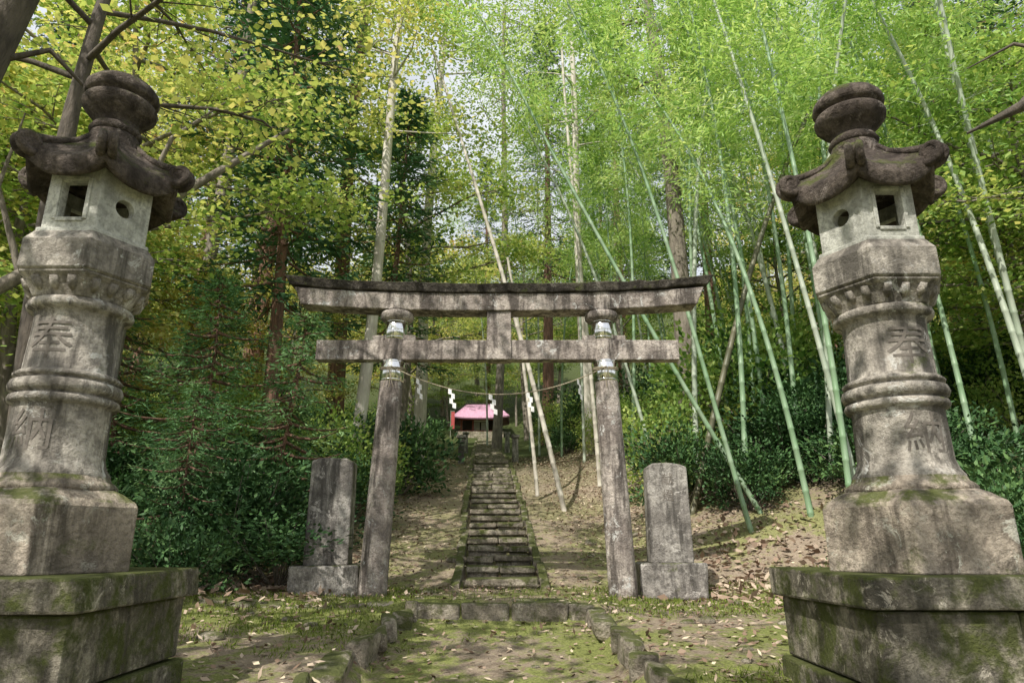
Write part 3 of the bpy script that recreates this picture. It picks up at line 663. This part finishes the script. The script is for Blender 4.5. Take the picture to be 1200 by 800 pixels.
# trees added to dapple the clearing, mostly out of view beside / behind the viewpoint
SHADE_CAN=[broad_mesh(51,10,4.4,9000,.17,.55,L_map,M_barkk,tr=.2,sparse=.22),broad_mesh(52,11,4.6,9000,.17,.55,L_yel,M_barkk,tr=.22,sparse=.22),
     broad_mesh(53,11.5,4.4,9000,.12,.5,L_yel,M_barkk,tr=.13,sparse=.55)]
for i,x,y,rz,s in((0,-4.9,1.9,0,1.0),(1,-1.6,-3.8,2,.95),(0,3.0,-2.4,4,.8),(1,-9.5,-4,3,1.0),(2,-5.1,6.9,1.0,1.0)):
    put(SHADE_CAN[i],'maple_tree',x,y,rz,s)
mb=MB(); tube(mb,[(-9.5,7.5,2.2),(-7.0,8.2,3.9),(-4.9,9,5.9),(-3.6,9.6,7.4)],[.12,.1,.07,.03],10,rough=.04)
tube(mb,[(-5.4,8.8,5.4),(-4.9,8.6,6.6),(-4.2,8.6,7.2)],[.05,.035,.01],6); tube(mb,[(-6.5,8.4,4.4),(-6.9,8.2,5.6),(-6.6,8,6.6)],[.05,.03,.01],6)
tube(mb,[(-12,6.8,.2),(-11.2,7.0,1.2),(-9.5,7.5,2.2)],[.16,.14,.12],10); mb.obj('leaning_tree',[M_barkg])
mb=MB(); tube(mb,[(-5.0,5.0,-.2),(-4.95,5.0,2),(-4.7,5.0,4.5),(-4.35,5.0,6.2),(-4.0,4.9,9)],[.24,.2,.17,.15,.1],12,rough=.05)
tube(mb,[(-4.6,5,5.0),(-4.2,5.2,5.3),(-3.9,5.6,5.0),(-3.8,5.9,4.5)],[.035,.025,.015,.006],6); mb.obj('old_tree_trunk',[M_barkk])
mb=MB(); tube(mb,[(5.4,4.6,6.0),(4.9,4.9,5.1),(4.45,5.1,4.65),(4.05,5.3,4.5)],[.09,.07,.05,.012],9,rough=.15); tube(mb,[(4.8,4.9,5.0),(4.4,5.0,5.2),(4.1,5.2,5.1)],[.025,.015,.005],6)
tube(mb,[(5.9,4.3,.2),(5.9,4.3,4),(5.8,4.4,5.4),(5.4,4.6,6.0)],[.22,.19,.14,.09],10); mb.obj('old_branch_tree',[M_barkk])

# shrubs
for q in range(20):
    x=rg.uniform(-7.5,-2.9); y=rg.uniform(8.8,13); put(SHR[q%3],'evergreen_shrub',x,y,None,(*rg.uniform(.7,1.25,2),rg.uniform(.4,.85)))
for q in range(20):
    x=rg.uniform(2.9,7.5); y=rg.uniform(9.8,13.5); put(SHR[q%3],'evergreen_shrub',x,y,None,(*rg.uniform(.6,1.15,2),rg.uniform(.4,.9)))
for x,y in((-4.4,6.6),(-5.2,7.4),(-3.7,7.9),(-4.4,8.3),(4.9,7.2),(5.6,7.9),(4.4,8.8),(6.4,9.5),(7.4,9.2),(6.2,8.4)): put(SHR[int(rg.integers(3))],'evergreen_shrub',x,y,None,rg.uniform(.6,.85))
E=empty('undergrowth')
for q in range(110):
    y=rg.uniform(13,46); sd=rg.choice([-1,1]); x=float(cx(y))+sd*rg.uniform(1.8+.02*y,3+.45*y)
    put((SHR+SHRY+SHRY)[q%5],'undergrowth_bush',x,y,None,rg.uniform(.5,1.3),parent=E)
for q in range(34):
    x=rg.uniform(4,16); y=rg.uniform(13.5,24)
    put((SHR+SHRY+SHRY)[q%5],'undergrowth_bush',x,y,None,rg.uniform(1.1,1.9),parent=E)
E=empty('distant_forest')
for x,y,i,s in((-2.2,56,4,1.1),(-5.5,55,0,1.1),(.8,56,1,1.3),(-8,54,2,1.3),(4,55,0,1.3),(-3.5,60,0,1.4),(-2,53.5,1,.7),(-4.9,52.5,1,.6),(.5,52.5,0,.6),(7,50,4,1.1),(-11,50,0,1.3)):
    put((MAP+CED[:2]+[BAM[1]])[i],'distant_tree',x,y,None,s,parent=E)
for q in range(34):
    y=rg.uniform(33,56); x=rg.uniform(-.85,.85)*y
    if abs(x+1.9)<2.8: continue
    put((MAP+CED[:2]+[BAM[1]])[int(rg.integers(7))],'distant_tree',x,y,None,rg.uniform(1.0,1.45),parent=E)
for q in range(30):
    sd=1 if q%5<3 else -1; y=rg.uniform(11,34); x=sd*(y*.55+rg.uniform(3,9))
    put((MAP[:2]+MAP+CED[:2]+[BAM[0],BAM[2]])[int(rg.integers(10))],'distant_tree',x,y,None,rg.uniform(.7,1.2),parent=E)

# litter
mb=MB(); n=84000; x=rg.normal(0,3.2,n); y=rg.uniform(3.5,24,n); a=np.abs(x-cx(y))
keep=(rg.random(n)<np.clip(.14+.55*sm(a,.6,2.4)*(.25+.75*sm(y,7.5,10)),0,1))&(np.abs(x)<8)
x=x[keep];y=y[keep]; n=len(x); z=height(x,y)+rg.uniform(.004,.03,n)
z=z+np.where((a[keep]<.5)&(y>9.5),.12,0)
leaves(mb,np.stack([x,y,z],1),rg.normal(0,1,(n,3))*np.array([1,1,.3]),rg.uniform(.03,.09,n),rg.uniform(.02,.05,n),0,rg.random(n),rg,.35)
n=1600; x=np.concatenate([rg.normal(3.3,.8,n//2),rg.normal(-3.1,1.0,n//2)]); y=rg.normal(9.3,1.0,n); z=height(x,y)+rg.uniform(.01,.06,n)
ok=(np.abs(x-cx(y))>1.9)
leaves(mb,np.stack([x,y,z],1)[ok],(rg.normal(0,1,(n,3))*np.array([1,1,.5]))[ok],rg.uniform(.08,.19,ok.sum()),rg.uniform(.04,.09,ok.sum()),0,rg.uniform(.1,.8,ok.sum()),rg,.7)
mb.obj('fallen_leaves',[L_lit])
mb=MB(); n=44000; x=rg.uniform(-4.5,4.5,n); y=rg.uniform(4,9.5,n); a=np.abs(x+.12)
keep=(snoise(x*2,y*2,77)>-.1)&(rg.random(n)<.15+.85*sm(a,.8,1.3)); x=x[keep];y=y[keep];n=len(x)
leaves(mb,np.stack([x,y,height(x,y)],1),rg.normal(0,.6,(n,3))+np.array([0,0,1]),rg.uniform(.02,.08,n),rg.uniform(.005,.012,n),0,rg.random(n),rg,.6)
mb.obj('grass',[L_grass])

# ---------------------------------------------------------------- light & camera
el=math.radians(48); az=math.atan2(-.5,-.86)
sd=Vector((math.sin(az)*math.cos(el),math.cos(az)*math.cos(el),math.sin(el)))
w=bpy.data.worlds.new('World'); scene.world=w; w.use_nodes=True; nt=w.node_tree
bg=nt.nodes['Background']; sk=nt.nodes.new('ShaderNodeTexSky'); sk.sky_type='NISHITA'; sk.sun_disc=False
sk.sun_elevation=el; sk.sun_rotation=az%(2*math.pi); sk.dust_density=3; sk.air_density=1.0
tc=nt.nodes.new('ShaderNodeTexCoord'); cn=noise(nt,tc.outputs['Generated'],3,6,.6,.3)
cf=ramp(nt,cn,[(.3,.5),(.65,.9)])
cc=mixc(nt,cf,sk.outputs[0],(7.6,7.8,8.1)); nt.links.new(cc,bg.inputs[0]); bg.inputs[1].default_value=.14
l=bpy.data.lights.new('sun','SUN'); l.energy=5; l.angle=math.radians(.5); l.color=(1,.95,.86)
o=bpy.data.objects.new('sun',l); COL.objects.link(o); o.rotation_euler=sd.to_track_quat('Z','Y').to_euler()
c=bpy.data.cameras.new('camera'); c.lens=24; c.sensor_width=36; c.clip_end=1500; c.clip_start=.05
o=bpy.data.objects.new('camera',c); COL.objects.link(o); o.location=(0,0,1.0); o.rotation_euler=(math.radians(90+16.5),0,0)
scene.camera=o
